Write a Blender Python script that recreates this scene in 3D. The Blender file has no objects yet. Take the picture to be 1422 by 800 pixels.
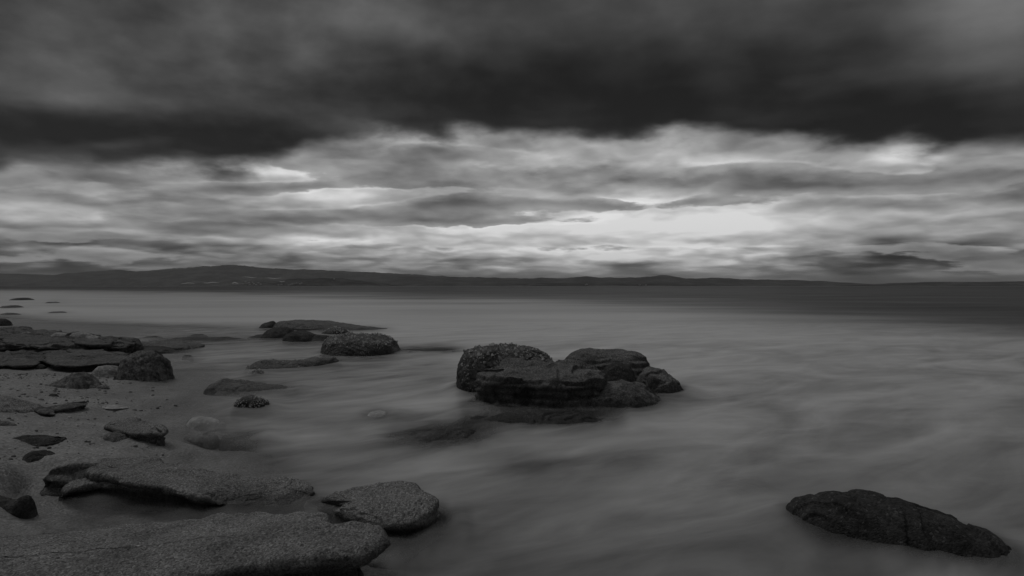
import bpy, math, random
import numpy as np
from mathutils import Vector
from mathutils.bvhtree import BVHTree

R = math.radians
SC = bpy.context.scene
COL = SC.collection

# ------------------------------------------------------------------ camera
CAM_H, FPX, CXP, HOR = 1.3, 948.0, 711.0, 397.0
cam = bpy.data.cameras.new("camera")
cam.lens = 24.0
cam.sensor_width = 36.0
cam.shift_y = -3.0 / 1422.0
cam.clip_start = 0.05
cam.clip_end = 60000.0
camo = bpy.data.objects.new("camera", cam)
camo.location = (0, 0, CAM_H)
camo.rotation_euler = (R(90), 0, 0)
COL.objects.link(camo)
SC.camera = camo

# ------------------------------------------------------------------ exposure
SC.view_settings.view_transform = 'Standard'
SC.view_settings.look = 'None'
SC.view_settings.exposure = 0.0
SC.view_settings.gamma = 1.0
SC.view_settings.use_curve_mapping = False
SC.render.engine = 'CYCLES'
SC.cycles.use_denoising = True
SC.cycles.max_bounces = 6
SC.cycles.diffuse_bounces = 2
SC.cycles.glossy_bounces = 2
SC.cycles.transparent_max_bounces = 10
SC.cycles.sample_clamp_indirect = 4.0

SUN_EL, SUN_AZ = R(52), R(-62)          # azimuth from +Y towards +X
sl = bpy.data.lights.new("sun", 'SUN')
sl.energy = 0.5
sl.angle = R(24)
sl.color = (1.0, 0.99, 0.975)
so = bpy.data.objects.new("sun", sl)
sd = Vector((math.sin(SUN_AZ) * math.cos(SUN_EL), math.cos(SUN_AZ) * math.cos(SUN_EL), math.sin(SUN_EL)))
so.rotation_euler = sd.to_track_quat('Z', 'Y').to_euler()
so.location = sd * 50
COL.objects.link(so)


# ------------------------------------------------------------------ node helper
class NT:
    """Small expression helper around a node tree."""
    def __init__(self, tree):
        self.t = tree
        self.n = tree.nodes
        self.l = tree.links

    def node(self, typ, **kw):
        nd = self.n.new(typ)
        for k, v in kw.items():
            setattr(nd, k, v)
        return nd

    def put(self, sock, v):
        if isinstance(v, bpy.types.NodeSocket):
            self.l.new(v, sock)
        elif v is not None:
            sock.default_value = v

    def m(self, op, a=None, b=None, c=None, clamp=False):
        nd = self.node('ShaderNodeMath', operation=op, use_clamp=clamp)
        for i, v in enumerate((a, b, c)):
            if v is not None:
                self.put(nd.inputs[i], v)
        return nd.outputs[0]

    def v(self, op, a=None, b=None, c=None):
        nd = self.node('ShaderNodeVectorMath', operation=op)
        for i, x in enumerate((a, b, c)):
            if x is not None:
                self.put(nd.inputs[i], x)
        return nd.outputs['Value'] if op in ('DOT_PRODUCT', 'LENGTH') else nd.outputs['Vector']

    def xyz(self, v):
        nd = self.node('ShaderNodeSeparateXYZ')
        self.l.new(v, nd.inputs[0])
        return nd.outputs[0], nd.outputs[1], nd.outputs[2]

    def vec(self, x=0.0, y=0.0, z=0.0):
        nd = self.node('ShaderNodeCombineXYZ')
        for i, q in enumerate((x, y, z)):
            self.put(nd.inputs[i], q)
        return nd.outputs[0]

    def noise(self, v, scale=1.0, detail=4.0, rough=0.5, dist=0.0, lac=2.0, dim='3D'):
        nd = self.node('ShaderNodeTexNoise', noise_dimensions=dim)
        self.put(nd.inputs['Vector'], v)
        nd.inputs['Scale'].default_value = scale
        nd.inputs['Detail'].default_value = detail
        nd.inputs['Roughness'].default_value = rough
        nd.inputs['Lacunarity'].default_value = lac
        nd.inputs['Distortion'].default_value = dist
        return nd.outputs['Fac']

    def sstep(self, x, a, b, lo=0.0, hi=1.0):
        nd = self.node('ShaderNodeMapRange', interpolation_type='SMOOTHSTEP')
        self.put(nd.inputs['Value'], x)
        nd.inputs['From Min'].default_value = a
        nd.inputs['From Max'].default_value = b
        self.put(nd.inputs['To Min'], lo)
        self.put(nd.inputs['To Max'], hi)
        return nd.outputs['Result']

    def mix(self, f, a, b):
        nd = self.node('ShaderNodeMix', data_type='FLOAT')
        self.put(nd.inputs[0], f)
        self.put(nd.inputs[2], a)
        self.put(nd.inputs[3], b)
        return nd.outputs[0]

    def curve(self, x, pts, lo, hi):
        """pts over x in [lo, hi]; returns y (y must be within [0, 1])."""
        nd = self.node('ShaderNodeFloatCurve')
        cm = nd.mapping
        cm.use_clip = False
        c = cm.curves[0]
        pts = [((p[0] - lo) / (hi - lo), p[1]) for p in pts]
        c.points[0].location = pts[0]
        c.points[1].location = pts[-1]
        for p in pts[1:-1]:
            c.points.new(*p)
        cm.update()
        xx = self.m('DIVIDE', self.m('SUBTRACT', x, lo), hi - lo)
        self.put(nd.inputs['Value'], xx)
        return nd.outputs[0]

    def blobs(self, p, items):
        """sum of soft elliptical blobs (x, y, rx, ry, amp) on vector p."""
        acc = None
        for (x, y, rx, ry, a) in items:
            q = self.v('MULTIPLY_ADD', p, (1 / rx, 1 / ry, 0), (-x / rx, -y / ry, 0))
            d = self.v('DOT_PRODUCT', q, q)
            e = self.m('POWER', 0.36788, d)
            acc = self.m('MULTIPLY', e, a) if acc is None else self.m('MULTIPLY_ADD', e, a, acc)
        return acc


# ------------------------------------------------------------------ sky
# bearing/altitude of the sky are expressed in hundreds of "degrees" where 948 units = one radian-like unit at the middle
world = bpy.data.worlds.new("World")
SC.world = world
world.use_nodes = True
world.node_tree.nodes.clear()
W = NT(world.node_tree)
tc = W.node('ShaderNodeTexCoord')
D = tc.outputs['Generated']
dx, dy, dz = W.xyz(D)
az = W.m('ARCTAN2', dx, dy)                                   # bearing from straight ahead
hl = W.m('SQRT', W.m('ADD', W.m('MULTIPLY', dx, dx), W.m('MULTIPLY', dy, dy)))
alt = W.m('DIVIDE', dz, W.m('MAXIMUM', hl, 0.02))              # tan of altitude
azc = W.m('MINIMUM', W.m('MAXIMUM', az, -1.25), 1.25)
# flat-sky units: u to the right, h up above the horizon (both x948)
u = W.m('MULTIPLY', W.m('TANGENT', azc), 948.0)
h = W.m('MULTIPLY', W.m('DIVIDE', alt, W.m('COSINE', azc)), 948.0)
P0 = W.vec(u, h, 0.0)
# cloud coordinates: bearing and log-altitude, so cloud detail shrinks towards the horizon as real layers do
lalt = W.m('LOGARITHM', W.m('ADD', W.m('MAXIMUM', alt, 0.0), 0.11), math.e)
Pc = W.vec(W.m('MULTIPLY', az, 6.0), W.m('MULTIPLY', lalt, 4.0), 0.0)


def shift(p, x, y, z):
    return W.v('ADD', p, (x, y, z))


def puffs(v, scale, detail=2.0, rough=0.5):
    nd = W.node('ShaderNodeTexVoronoi', feature='SMOOTH_F1', voronoi_dimensions='2D')
    W.put(nd.inputs['Vector'], v)
    nd.inputs['Scale'].default_value = scale
    nd.inputs['Detail'].default_value = detail
    nd.inputs['Roughness'].default_value = rough
    nd.inputs['Smoothness'].default_value = 0.7
    return nd.outputs['Distance']


n_big = W.noise(Pc, 0.55, 5, 0.5, dim='2D')
n_big2 = W.noise(shift(Pc, 7.3, 1.1, 3.7), 0.6, 5, 0.5, dim='2D')
n_mid = W.noise(shift(Pc, 2.3, 4.1, 1.7), 1.3, 8, 0.52, dim='2D')
n_mid2 = W.noise(shift(Pc, 9.3, 2.1, 5.7), 1.4, 8, 0.52, dim='2D')
n_str = W.noise(W.v('MULTIPLY', Pc, (0.45, 1.0, 1.0)), 1.0, 5, 0.5, dim='2D')
n_fine = W.noise(W.v('MULTIPLY', shift(Pc, 3.1, 8.2, 0.4), (0.5, 0.9, 1.0)), 1.9, 11, 0.66, dim='2D')
n_lump = W.noise(shift(Pc, 1.7, 4.1, 2.2), 3.0, 7, 0.5, dim='2D')
Pq = W.v('ADD', Pc, W.vec(W.m('MULTIPLY', n_mid, 0.35), W.m('MULTIPLY', n_lump, 0.22), 0.0))
Pq = W.v('MULTIPLY', Pq, (0.8, 1.0, 1.0))
pf = puffs(Pq, 0.9, 3.0, 0.5)
pf_up = puffs(W.v('ADD', Pq, (0.04, 0.16, 0.0)), 0.9, 3.0, 0.5)
lit = W.m('SUBTRACT', pf_up, pf)              # upper flanks of the puffs catch the light

wx = W.m('MULTIPLY', W.m('SUBTRACT', n_big, 0.5), 150.0)
wy = W.m('MULTIPLY', W.m('SUBTRACT', n_big2, 0.5), 95.0)
Pw = W.v('ADD', P0, W.vec(wx, wy, 0.0))
wx2 = W.m('MULTIPLY_ADD', W.m('SUBTRACT', n_mid, 0.5), 90.0, W.m('MULTIPLY', W.m('SUBTRACT', n_lump, 0.5), 40.0))
wy2 = W.m('MULTIPLY_ADD', W.m('SUBTRACT', n_mid2, 0.5), 16.0, W.m('MULTIPLY', W.m('SUBTRACT', n_lump, 0.5), 9.0))
Pw2 = W.v('ADD', P0, W.vec(wx2, wy2, 0.0))


def sp(x, y, rx, ry, a):
    return (x - CXP, HOR - y, rx, ry, a)


# lower edge of the dark storm deck (height above the horizon / 400)
edge_pts = [(-60, 160), (0, 161), (90, 157), (180, 162), (250, 162), (300, 157), (370, 165), (440, 186), (490, 202), (540, 213),
            (610, 208), (700, 204), (770, 207), (850, 208), (940, 211), (1010, 207), (1080, 198), (1150, 188),
            (1200, 189), (1260, 194), (1310, 187), (1422, 184), (1480, 184)]
edge = W.curve(u, [(x - CXP, y / 400.0) for x, y in edge_pts], -60 - CXP, 1480 - CXP)
edge = W.m('MULTIPLY', edge, 400.0)
rag = W.m('MULTIPLY_ADD', W.m('SUBTRACT', n_mid, 0.5), 46.0, W.m('MULTIPLY_ADD', W.m('SUBTRACT', n_mid2, 0.5), 30.0, W.m('MULTIPLY', W.m('SUBTRACT', pf, 0.35), -22.0)))
above = W.m('SUBTRACT', W.m('ADD', h, rag), edge)
deck = W.sstep(above, -16.0, 16.0)
dark = W.blobs(Pw, [
    sp(90, 20, 260, 90, 0.085), sp(60, 110, 200, 40, 0.05), sp(500, 0, 330, 80, 0.11), sp(330, 60, 260, 60, 0.06),
    sp(980, 0, 260, 60, 0.065), sp(1400, 0, 190, 110, 0.24), sp(200, 180, 320, 32, -0.085),
    sp(300, 205, 110, 22, -0.035), sp(90, 207, 150, 13, 0.09), sp(640, 110, 120, 50, -0.06), sp(1000, 150, 420, 70, -0.05),
    sp(120, 140, 160, 22, 0.05), sp(390, 150, 150, 30, 0.06), sp(480, 172, 60, 20, 0.07), sp(1300, 170, 220, 50, -0.05), sp(860, 115, 80, 14, 0.03),
    sp(1250, 90, 200, 20, 0.03)])
dark = W.m('ADD', dark, 0.175)
dark = W.m('MULTIPLY_ADD', W.m('SUBTRACT', n_str, 0.5), 0.20, dark)
leftness = W.sstep(u, 150.0, -350.0, 0.55, 1.0)
dark = W.m('MULTIPLY_ADD', W.m('MULTIPLY', W.m('SUBTRACT', n_mid, 0.5), leftness), 0.22, dark)
dark = W.m('MULTIPLY_ADD', W.m('MULTIPLY', W.m('SUBTRACT', n_lump, 0.5), leftness), 0.07, dark)
dark = W.m('MAXIMUM', dark, 0.11)
# rising overhead the deck thins and lets more light down
over = W.sstep(alt, 0.45, 1.6)
dark = W.m('MULTIPLY_ADD', over, 0.36, dark)

# bright gap under the deck: pale far cloud
pale = W.blobs(Pw, [
    sp(1000, 318, 300, 34, 0.26), sp(780, 335, 260, 44, 0.19), sp(340, 244, 170, 14, 0.24), sp(490, 271, 110, 12, 0.26), sp(250, 318, 240, 10, 0.08),
    sp(600, 322, 180, 18, 0.10), sp(890, 272, 46, 13, 0.32), sp(850, 362, 250, 20, 0.18), sp(860, 205, 150, 22, 0.08),
    sp(1010, 212, 70, 20, 0.14), sp(1245, 228, 55, 22, 0.20), sp(390, 340, 150, 26, 0.10), sp(560, 190, 60, 16, 0.06), sp(760, 228, 120, 16, 0.06),
    sp(1330, 287, 130, 9, 0.12), sp(1190, 345, 34, 14, 0.10), sp(20, 355, 220, 30, -0.16), sp(1330, 362, 200, 28, -0.26), sp(1180, 380, 130, 16, -0.16),
    sp(100, 250, 180, 30, -0.05), sp(1420, 240, 110, 40, -0.10)])
pale = W.m('ADD', pale, 0.645)
pale = W.m('MULTIPLY_ADD', W.m('SUBTRACT', n_fine, 0.5), 0.13, pale)
pale = W.m('MULTIPLY_ADD', W.m('SUBTRACT', n_mid2, 0.5), 0.17, pale)
pale = W.m('MULTIPLY_ADD', W.m('SUBTRACT', 0.36, pf), 0.22, pale)
low = W.sstep(h, 85.0, 45.0)
pf2 = puffs(shift(Pq, 4.4, 2.9, 0.0), 2.6, 2.0, 0.5)
pale = W.m('MULTIPLY_ADD', W.m('MULTIPLY', low, W.m('SUBTRACT', 0.33, pf2)), 0.34, pale)
pale = W.m('MULTIPLY_ADD', lit, 0.28, pale)
pale = W.m('MINIMUM', pale, 0.885)
# grey cloud banks floating in the gap
banks = W.blobs(Pw2, [
    sp(350, 243, 95, 9, -0.95), sp(495, 271, 75, 8, -0.9), sp(890, 272, 42, 10, -1.1), sp(640, 193, 130, 12, -0.5), sp(860, 205, 160, 16, -0.55),
    sp(1090, 214, 110, 15, -0.5), sp(450, 335, 220, 14, -0.45), sp(1235, 228, 75, 15, -0.7), sp(1000, 322, 240, 18, -0.4), sp(40, 250, 60, 10, -0.4),
    sp(560, 222, 620, 26, 0.38), sp(1250, 240, 300, 26, 0.25), sp(330, 263, 110, 11, 1.15), sp(500, 240, 130, 24, 1.15), sp(600, 205, 90, 16, 0.7), sp(410, 301, 150, 11, 1.2), sp(215, 294, 90, 10, 0.9),
    sp(600, 289, 75, 15, 1.4), sp(750, 284, 150, 15, 1.0), sp(90, 265, 130, 26, 0.95), sp(190, 228, 70, 16, 0.6), sp(150, 352, 210, 18, 1.0),
    sp(1120, 256, 190, 18, 1.2), sp(1060, 232, 110, 16, 0.6), sp(960, 282, 150, 10, 0.8), sp(1370, 242, 100, 24, 1.0), sp(690, 250, 120, 14, 0.8),
    sp(700, 212, 60, 12, 0.5), sp(820, 235, 70, 10, 0.5), sp(650, 308, 240, 7, 0.8), sp(560, 342, 190, 7, 0.8), sp(300, 330, 220, 6, 0.7), sp(1230, 345, 150, 14, 0.9),
    sp(1380, 366, 140, 16, 1.0), sp(800, 342, 110, 7, 0.55), sp(640, 368, 200, 6, 0.9), sp(50, 325, 150, 9, 0.7), sp(1010, 345, 140, 7, 0.5), sp(1300, 310, 150, 9, 0.6)])
bf = W.m('MULTIPLY_ADD', W.m('SUBTRACT', n_fine, 0.5), 1.15, banks)
bf = W.m('MULTIPLY_ADD', W.m('SUBTRACT', n_lump, 0.5), 0.55, bf)
bf = W.m('MULTIPLY_ADD', W.m('SUBTRACT', 0.36, pf), 0.55, bf)
bmask = W.sstep(bf, 0.37, 0.60)
rim = W.m('MULTIPLY', W.sstep(bf, 0.02, 0.30), W.sstep(bf, 0.55, 0.30))
pale = W.m('MULTIPLY_ADD', rim, 0.04, pale)
bank_tone = W.m('MULTIPLY_ADD', W.m('SUBTRACT', n_lump, 0.5), 0.20, W.mix(W.sstep(bf, 0.45, 1.5), 0.56, 0.39))
bank_tone = W.m('MULTIPLY_ADD', lit, 0.35, bank_tone)
gap = W.mix(W.m('MULTIPLY', bmask, 0.94), pale, bank_tone)
# torn grey skirts hang below the deck
skirt = W.m('MULTIPLY', W.sstep(above, -58.0, -4.0), W.sstep(W.m('MULTIPLY_ADD', W.m('SUBTRACT', 0.36, pf), 0.5, n_mid2), 0.38, 0.62))
gap = W.mix(W.m('MULTIPLY', skirt, 0.55), gap, W.m('MULTIPLY_ADD', lit, 0.3, 0.37))
# thin mist line above the far shore
gap = W.mix(W.sstep(h, 30.0, 4.0, 0.0, 0.5), gap, W.m('MULTIPLY_ADD', W.m('SUBTRACT', n_str, 0.5), 0.10, 0.50))

tone = W.mix(deck, gap, dark)
lum = W.m('POWER', W.m('MAXIMUM', tone, 0.02), 2.2)
# behind the photographer the deck is closed
back = W.sstep(W.m('ABSOLUTE', az), 0.95, 1.9)
lum = W.mix(W.m('MULTIPLY', back, W.sstep(alt, 2.0, 0.7)), lum, 0.085)
lum = W.mix(W.sstep(dz, -0.02, -0.10), lum, 0.03)

sky = W.node('ShaderNodeTexSky', sky_type='NISHITA', sun_disc=False)
sky.sun_elevation = SUN_EL
sky.sun_rotation = SUN_AZ % (2 * math.pi)
bw = W.node('ShaderNodeRGBToBW')
W.l.new(sky.outputs[0], bw.inputs[0])
# clear sky survives only a little through the cloud; 0.1 background strength
tot = W.mix(0.985, bw.outputs[0], W.m('MULTIPLY', lum, 10.0))
bg = W.node('ShaderNodeBackground')
bg.inputs['Strength'].default_value = 0.1
W.l.new(W.vec(tot, tot, tot), bg.inputs['Color'])
wo = W.node('ShaderNodeOutputWorld')
W.l.new(bg.outputs[0], wo.inputs['Surface'])


# ------------------------------------------------------------------ numeric noise
def _hash(ix, iy, iz, s):
    n = (ix.astype(np.uint32) * np.uint32(374761393) + iy.astype(np.uint32) * np.uint32(668265263)
         + iz.astype(np.uint32) * np.uint32(2147483647 & 1274126177) + np.uint32(s * 974711 + 13))
    n = (n ^ (n >> np.uint32(13))) * np.uint32(1274126177)
    n = n ^ (n >> np.uint32(16))
    n = n * np.uint32(2246822519)
    return n ^ (n >> np.uint32(15))


_G = np.random.RandomState(3).normal(size=(256, 3))
_G /= np.linalg.norm(_G, axis=1)[:, None]


def gnoise(P, seed=0):
    Pi = np.floor(P).astype(np.int64)
    F = P - Pi
    U = F * F * F * (F * (F * 6 - 15) + 10)
    out = 0
    for a in (0, 1):
        for b in (0, 1):
            for c in (0, 1):
                g = _G[_hash(Pi[:, 0] + a, Pi[:, 1] + b, Pi[:, 2] + c, seed) & np.uint32(255)]
                d = g[:, 0] * (F[:, 0] - a) + g[:, 1] * (F[:, 1] - b) + g[:, 2] * (F[:, 2] - c)
                w = (U[:, 0] if a else 1 - U[:, 0]) * (U[:, 1] if b else 1 - U[:, 1]) * (U[:, 2] if c else 1 - U[:, 2])
                out = out + w * d
    return out * 1.5


def fbm(P, octv=5, gain=0.5, seed=0, lac=2.03):
    s, a = 0, 1.0
    for k in range(octv):
        s = s + a * gnoise(P * lac ** k + k * 5.17, seed + k)
        a *= gain
    return s


def ridged(P, octv=4, gain=0.5, seed=0):
    s, a = 0, 1.0
    for k in range(octv):
        s = s + a * (1 - 2 * np.abs(gnoise(P * 2.07 ** k + k * 3.3, seed + k)))
        a *= gain
    return s


# ------------------------------------------------------------------ object helpers
def unp(x, y, z=0.0):
    Y = (CAM_H - z) * FPX / (y - HOR)
    return np.array([(x - CXP) / FPX * Y, Y, z])


def grid_faces(n, m, wrap=False):
    """n rows of m points"""
    i = np.arange(n - 1)[:, None]
    mm = m if wrap else m - 1
    j = np.arange(mm)[None, :]
    j2 = (j + 1) % m
    a = i * m + j
    b = i * m + j2
    c = (i + 1) * m + j2
    d = (i + 1) * m + j
    return np.stack([a, b, c, d], -1).reshape(-1, 4)


def make_mesh(name, V, F, mat=None, smooth=True):
    me = bpy.data.meshes.new(name)
    V = np.asarray(V, dtype=np.float32)
    F = np.asarray(F, dtype=np.int32)
    k = F.shape[1]
    me.vertices.add(len(V))
    me.vertices.foreach_set('co', V.ravel())
    me.loops.add(F.size)
    me.loops.foreach_set('vertex_index', F.ravel())
    me.polygons.add(len(F))
    me.polygons.foreach_set('loop_start', np.arange(0, F.size, k, dtype=np.int32))
    me.polygons.foreach_set('loop_total', np.full(len(F), k, dtype=np.int32))
    me.polygons.foreach_set('use_smooth', np.full(len(F), smooth))
    me.update(calc_edges=True)
    me.validate()
    if mat:
        me.materials.append(mat)
    return me


def vnormals(V, F):
    A = V[F]
    n = np.cross(A[:, 2] - A[:, 0], A[:, 3] - A[:, 1])
    N = np.zeros_like(V)
    for k in range(4):
        np.add.at(N, F[:, k], n)
    L = np.linalg.norm(N, axis=1)
    return N / np.maximum(L, 1e-12)[:, None]


BED = []            # (V, F) of everything the water touches


def link(name, V, F, mat, label=None, cat=None, group=None, parent=None, kind=None, bed=True, smooth=True, ploc=None):
    if bed:
        BED.append((V, F))
    if parent is None:
        lo, hi = V.min(0), V.max(0)
        loc = np.array([(lo[0] + hi[0]) / 2, (lo[1] + hi[1]) / 2, max(lo[2], 0.0)])
    else:
        loc = np.array(parent.location)
    if kind == 'structure':
        loc = np.zeros(3)
    me = make_mesh(name, V - loc, F, mat, smooth)
    o = bpy.data.objects.new(name, me)
    COL.objects.link(o)
    if parent is None:
        o.location = loc
    else:
        o.parent = parent
    if label:
        o['label'] = label
    if cat:
        o['category'] = cat
    if group:
        o['group'] = group
    if kind:
        o['kind'] = kind
    return o


# ------------------------------------------------------------------ materials
def new_mat(name):
    m = bpy.data.materials.new(name)
    m.use_nodes = True
    m.node_tree.nodes.clear()
    t = NT(m.node_tree)
    out = t.node('ShaderNodeOutputMaterial')
    b = t.node('ShaderNodeBsdfPrincipled')
    t.l.new(b.outputs[0], out.inputs['Surface'])
    return m, t, b, out


def rock_mat(name, lo, hi, sand=0.0, grain=70.0, gamt=0.5, wet=0.05, wetk=0.5, speck=0.0, bump=0.6, patch=0.0, incl=1.0):
    """Stone with tonal patches, grit, a wet band by the water and, if asked, sand lying on the flat tops."""
    m, t, b, out = new_mat(name)
    geo = t.node('ShaderNodeNewGeometry')
    pos = geo.outputs['Position']
    nx, ny, nz = t.xyz(geo.outputs['Normal'])
    px, py, pz = t.xyz(pos)
    big = t.noise(pos, 2.6, 8, 0.6, 0.4)
    med = t.noise(pos, 14.0, 7, 0.65)
    strat = t.noise(t.v('MULTIPLY', pos, (2.0, 2.0, 22.0)), 1.0, 5, 0.6, 0.6)
    vor = t.node('ShaderNodeTexVoronoi', feature='F1')
    vor.inputs['Scale'].default_value = grain
    t.l.new(pos, vor.inputs['Vector'])
    cell = t.node('ShaderNodeSeparateColor')
    t.l.new(vor.outputs['Color'], cell.inputs[0])
    f = t.m('MULTIPLY_ADD', t.m('SUBTRACT', med, 0.5), 0.9, big)
    f = t.m('MULTIPLY_ADD', t.m('SUBTRACT', strat, 0.5), 0.5, f)
    base = t.mix(t.sstep(f, 0.25, 0.8), lo, hi)
    if patch:
        base = t.mix(t.sstep(t.noise(pos, 5.0, 5, 0.55, 0.8), 0.55, 0.66, 0.0, 0.8), base, patch)
    if sand:
        top = t.sstep(t.m('MULTIPLY_ADD', t.m('SUBTRACT', med, 0.5), 0.5, nz), 0.55, 0.9)
        sgr = t.mix(cell.outputs[0], sand * 0.72, sand * 1.3)
        sgr = t.m('MULTIPLY', sgr, t.sstep(t.m('MULTIPLY_ADD', strat, 0.4, t.noise(pos, 3.7, 6, 0.62, 0.5)), 0.35, 1.0, 0.66, 1.36))
        base = t.mix(t.m('MULTIPLY', top, t.sstep(big, 0.2, 0.5, 0.55, 1.0)), base, sgr)
    # grit: each grain a little darker or paler
    g = t.mix(cell.outputs[1], 1.0 - gamt, 1.0 + gamt)
    base = t.m('MULTIPLY', base, g)
    pale = t.m('MULTIPLY', t.m('GREATER_THAN', cell.outputs[2], 0.955), gamt * 0.14)
    base = t.m('ADD', base, pale)
    inc = t.node('ShaderNodeTexVoronoi', feature='F1')
    inc.inputs['Scale'].default_value = 30.0
    t.l.new(t.v('ADD', pos, (3.3, 1.7, 0.9)), inc.inputs['Vector'])
    ic = t.node('ShaderNodeSeparateColor')
    t.l.new(inc.outputs['Color'], ic.inputs[0])
    im = t.m('MULTIPLY', t.m('GREATER_THAN', ic.outputs[0], 0.84), t.sstep(inc.outputs['Distance'], 0.34, 0.22))
    im = t.m('MULTIPLY', im, incl)
    base = t.mix(im, base, t.m('MULTIPLY', base, t.mix(ic.outputs[1], 0.45, 1.75)))
    if speck:
        sp2 = t.node('ShaderNodeTexVoronoi', feature='F1')
        sp2.inputs['Scale'].default_value = 34.0
        t.l.new(pos, sp2.inputs['Vector'])
        cluster = t.sstep(t.noise(pos, 5.0, 4, 0.6), 0.47, 0.6)
        dot = t.m('LESS_THAN', sp2.outputs['Distance'], 0.011 * 34 / 34 * 30)
        base = t.mix(t.m('MULTIPLY', t.m('MULTIPLY', cluster, dot), speck), base, 0.42)
    wz = t.m('ADD', pz, t.m('MULTIPLY', t.m('SUBTRACT', big, 0.5), 0.10))
    wf = t.sstep(wz, wet, wet + 0.06, 1.0, 0.0)
    base = t.m('MULTIPLY', base, t.mix(wf, 1.0, wetk))
    t.l.new(t.vec(base, base, base), b.inputs['Base Color'])
    t.l.new(t.mix(wf, 0.88, 0.5), b.inputs['Roughness'])
    b.inputs['Specular IOR Level'].default_value = 0.3
    # relief
    hgt = t.m('MULTIPLY_ADD', vor.outputs['Distance'], -0.35, t.m('MULTIPLY', t.noise(pos, 120.0, 5, 0.65), 0.8))
    hgt = t.m('MULTIPLY_ADD', med, 1.1, t.m('MULTIPLY_ADD', im, 0.5, hgt))
    bp = t.node('ShaderNodeBump')
    bp.inputs['Strength'].default_value = bump
    bp.inputs['Distance'].default_value = 0.02
    t.l.new(hgt, bp.inputs['Height'])
    t.l.new(bp.outputs[0], b.inputs['Normal'])
    return m


M = {}
M['sandstone'] = rock_mat("gritty_sandstone", 0.07, 0.18, sand=0.21, grain=140, gamt=0.5, wet=0.03, wetk=0.4, bump=0.8)
M['ledge'] = rock_mat("shore_ledge_stone", 0.04, 0.13, sand=0.11, grain=60, gamt=0.3, wet=0.02, wetk=0.5, bump=0.7)
M['dark'] = rock_mat("wet_dark_rock", 0.03, 0.075, grain=85, gamt=0.4, wet=0.05, wetk=0.6, bump=0.8, incl=0.15)
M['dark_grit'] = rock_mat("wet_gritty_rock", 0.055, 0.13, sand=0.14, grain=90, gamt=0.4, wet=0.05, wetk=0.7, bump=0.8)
M['brown'] = rock_mat("rough_shore_rock", 0.08, 0.20, grain=55, gamt=0.4, wet=0.02, wetk=0.6, bump=0.8, patch=0.06)
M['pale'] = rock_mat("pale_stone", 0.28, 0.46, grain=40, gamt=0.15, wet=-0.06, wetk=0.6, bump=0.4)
M['mottled'] = rock_mat("mottled_stone", 0.2, 0.4, grain=40, gamt=0.25, wet=-0.02, wetk=0.6, bump=0.6, patch=0.12)
M['barnacled'] = rock_mat("barnacled_rock", 0.035, 0.085, sand=0.10, grain=50, gamt=0.4, wet=0.1, wetk=0.55, speck=0.8, bump=0.9)
M['reef'] = rock_mat("submerged_rock", 0.05, 0.10, grain=70, gamt=0.5, wet=0.02, wetk=0.6, bump=0.8)


def shell_mat():
    m, t, b, out = new_mat("barnacle_shell")
    geo = t.node('ShaderNodeNewGeometry')
    g = t.mix(geo.outputs['Random Per Island'], 0.18, 0.68)
    t.l.new(t.vec(g, g, g), b.inputs['Base Color'])
    b.inputs['Roughness'].default_value = 0.8
    return m


M['shell'] = shell_mat()


def sand_mat():
    m, t, b, out = new_mat("coarse_sand")
    geo = t.node('ShaderNodeNewGeometry')
    pos = geo.outputs['Position']
    px, py, pz = t.xyz(pos)
    big = t.noise(pos, 1.3, 6, 0.55)
    med = t.noise(pos, 9.0, 6, 0.6)
    vor = t.node('ShaderNodeTexVoronoi', feature='F1')
    vor.inputs['Scale'].default_value = 75.0
    t.l.new(pos, vor.inputs['Vector'])
    cell = t.node('ShaderNodeSeparateColor')
    t.l.new(vor.outputs['Color'], cell.inputs[0])
    c = t.mix(t.sstep(t.m('MULTIPLY_ADD', t.m('SUBTRACT', med, 0.5), 0.6, big), 0.3, 0.75), 0.20, 0.28)
    c = t.m('MULTIPLY', c, t.mix(cell.outputs[0], 0.72, 1.28))
    c = t.m('ADD', c, t.m('MULTIPLY', t.m('GREATER_THAN', cell.outputs[1], 0.985), 0.14))
    wz = t.m('ADD', pz, t.m('MULTIPLY', t.m('SUBTRACT', big, 0.5), 0.05))
    wf = t.sstep(wz, 0.02, 0.09, 1.0, 0.0)
    c = t.m('MULTIPLY', c, t.mix(wf, 1.0, 0.72))
    t.l.new(t.vec(c, c, c), b.inputs['Base Color'])
    t.l.new(t.mix(wf, 0.9, 0.45), b.inputs['Roughness'])
    b.inputs['Specular IOR Level'].default_value = 0.35
    bp = t.node('ShaderNodeBump')
    bp.inputs['Strength'].default_value = 0.6
    bp.inputs['Distance'].default_value = 0.02
    hh = t.m('MULTIPLY_ADD', vor.outputs['Distance'], -0.3, t.m('MULTIPLY_ADD', med, 1.0, t.noise(pos, 40.0, 5, 0.6)))
    t.l.new(hh, bp.inputs['Height'])
    t.l.new(bp.outputs[0], b.inputs['Normal'])
    return m


M['sand'] = sand_mat()


def hill_mat():
    m, t, b, out = new_mat("wooded_hillside")
    geo = t.node('ShaderNodeNewGeometry')
    pos = geo.outputs['Position']
    n = t.noise(pos, 0.004, 8, 0.6, 0.5)
    n2 = t.noise(pos, 0.03, 5, 0.6)
    c = t.mix(t.sstep(t.m('MULTIPLY_ADD', t.m('SUBTRACT', n2, 0.5), 0.7, n), 0.38, 0.68), 0.025, 0.10)
    t.l.new(t.vec(c, c, c), b.inputs['Base Color'])
    b.inputs['Roughness'].default_value = 1.0
    b.inputs['Specular IOR Level'].default_value = 0.0
    return m


M['hill'] = hill_mat()


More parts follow.
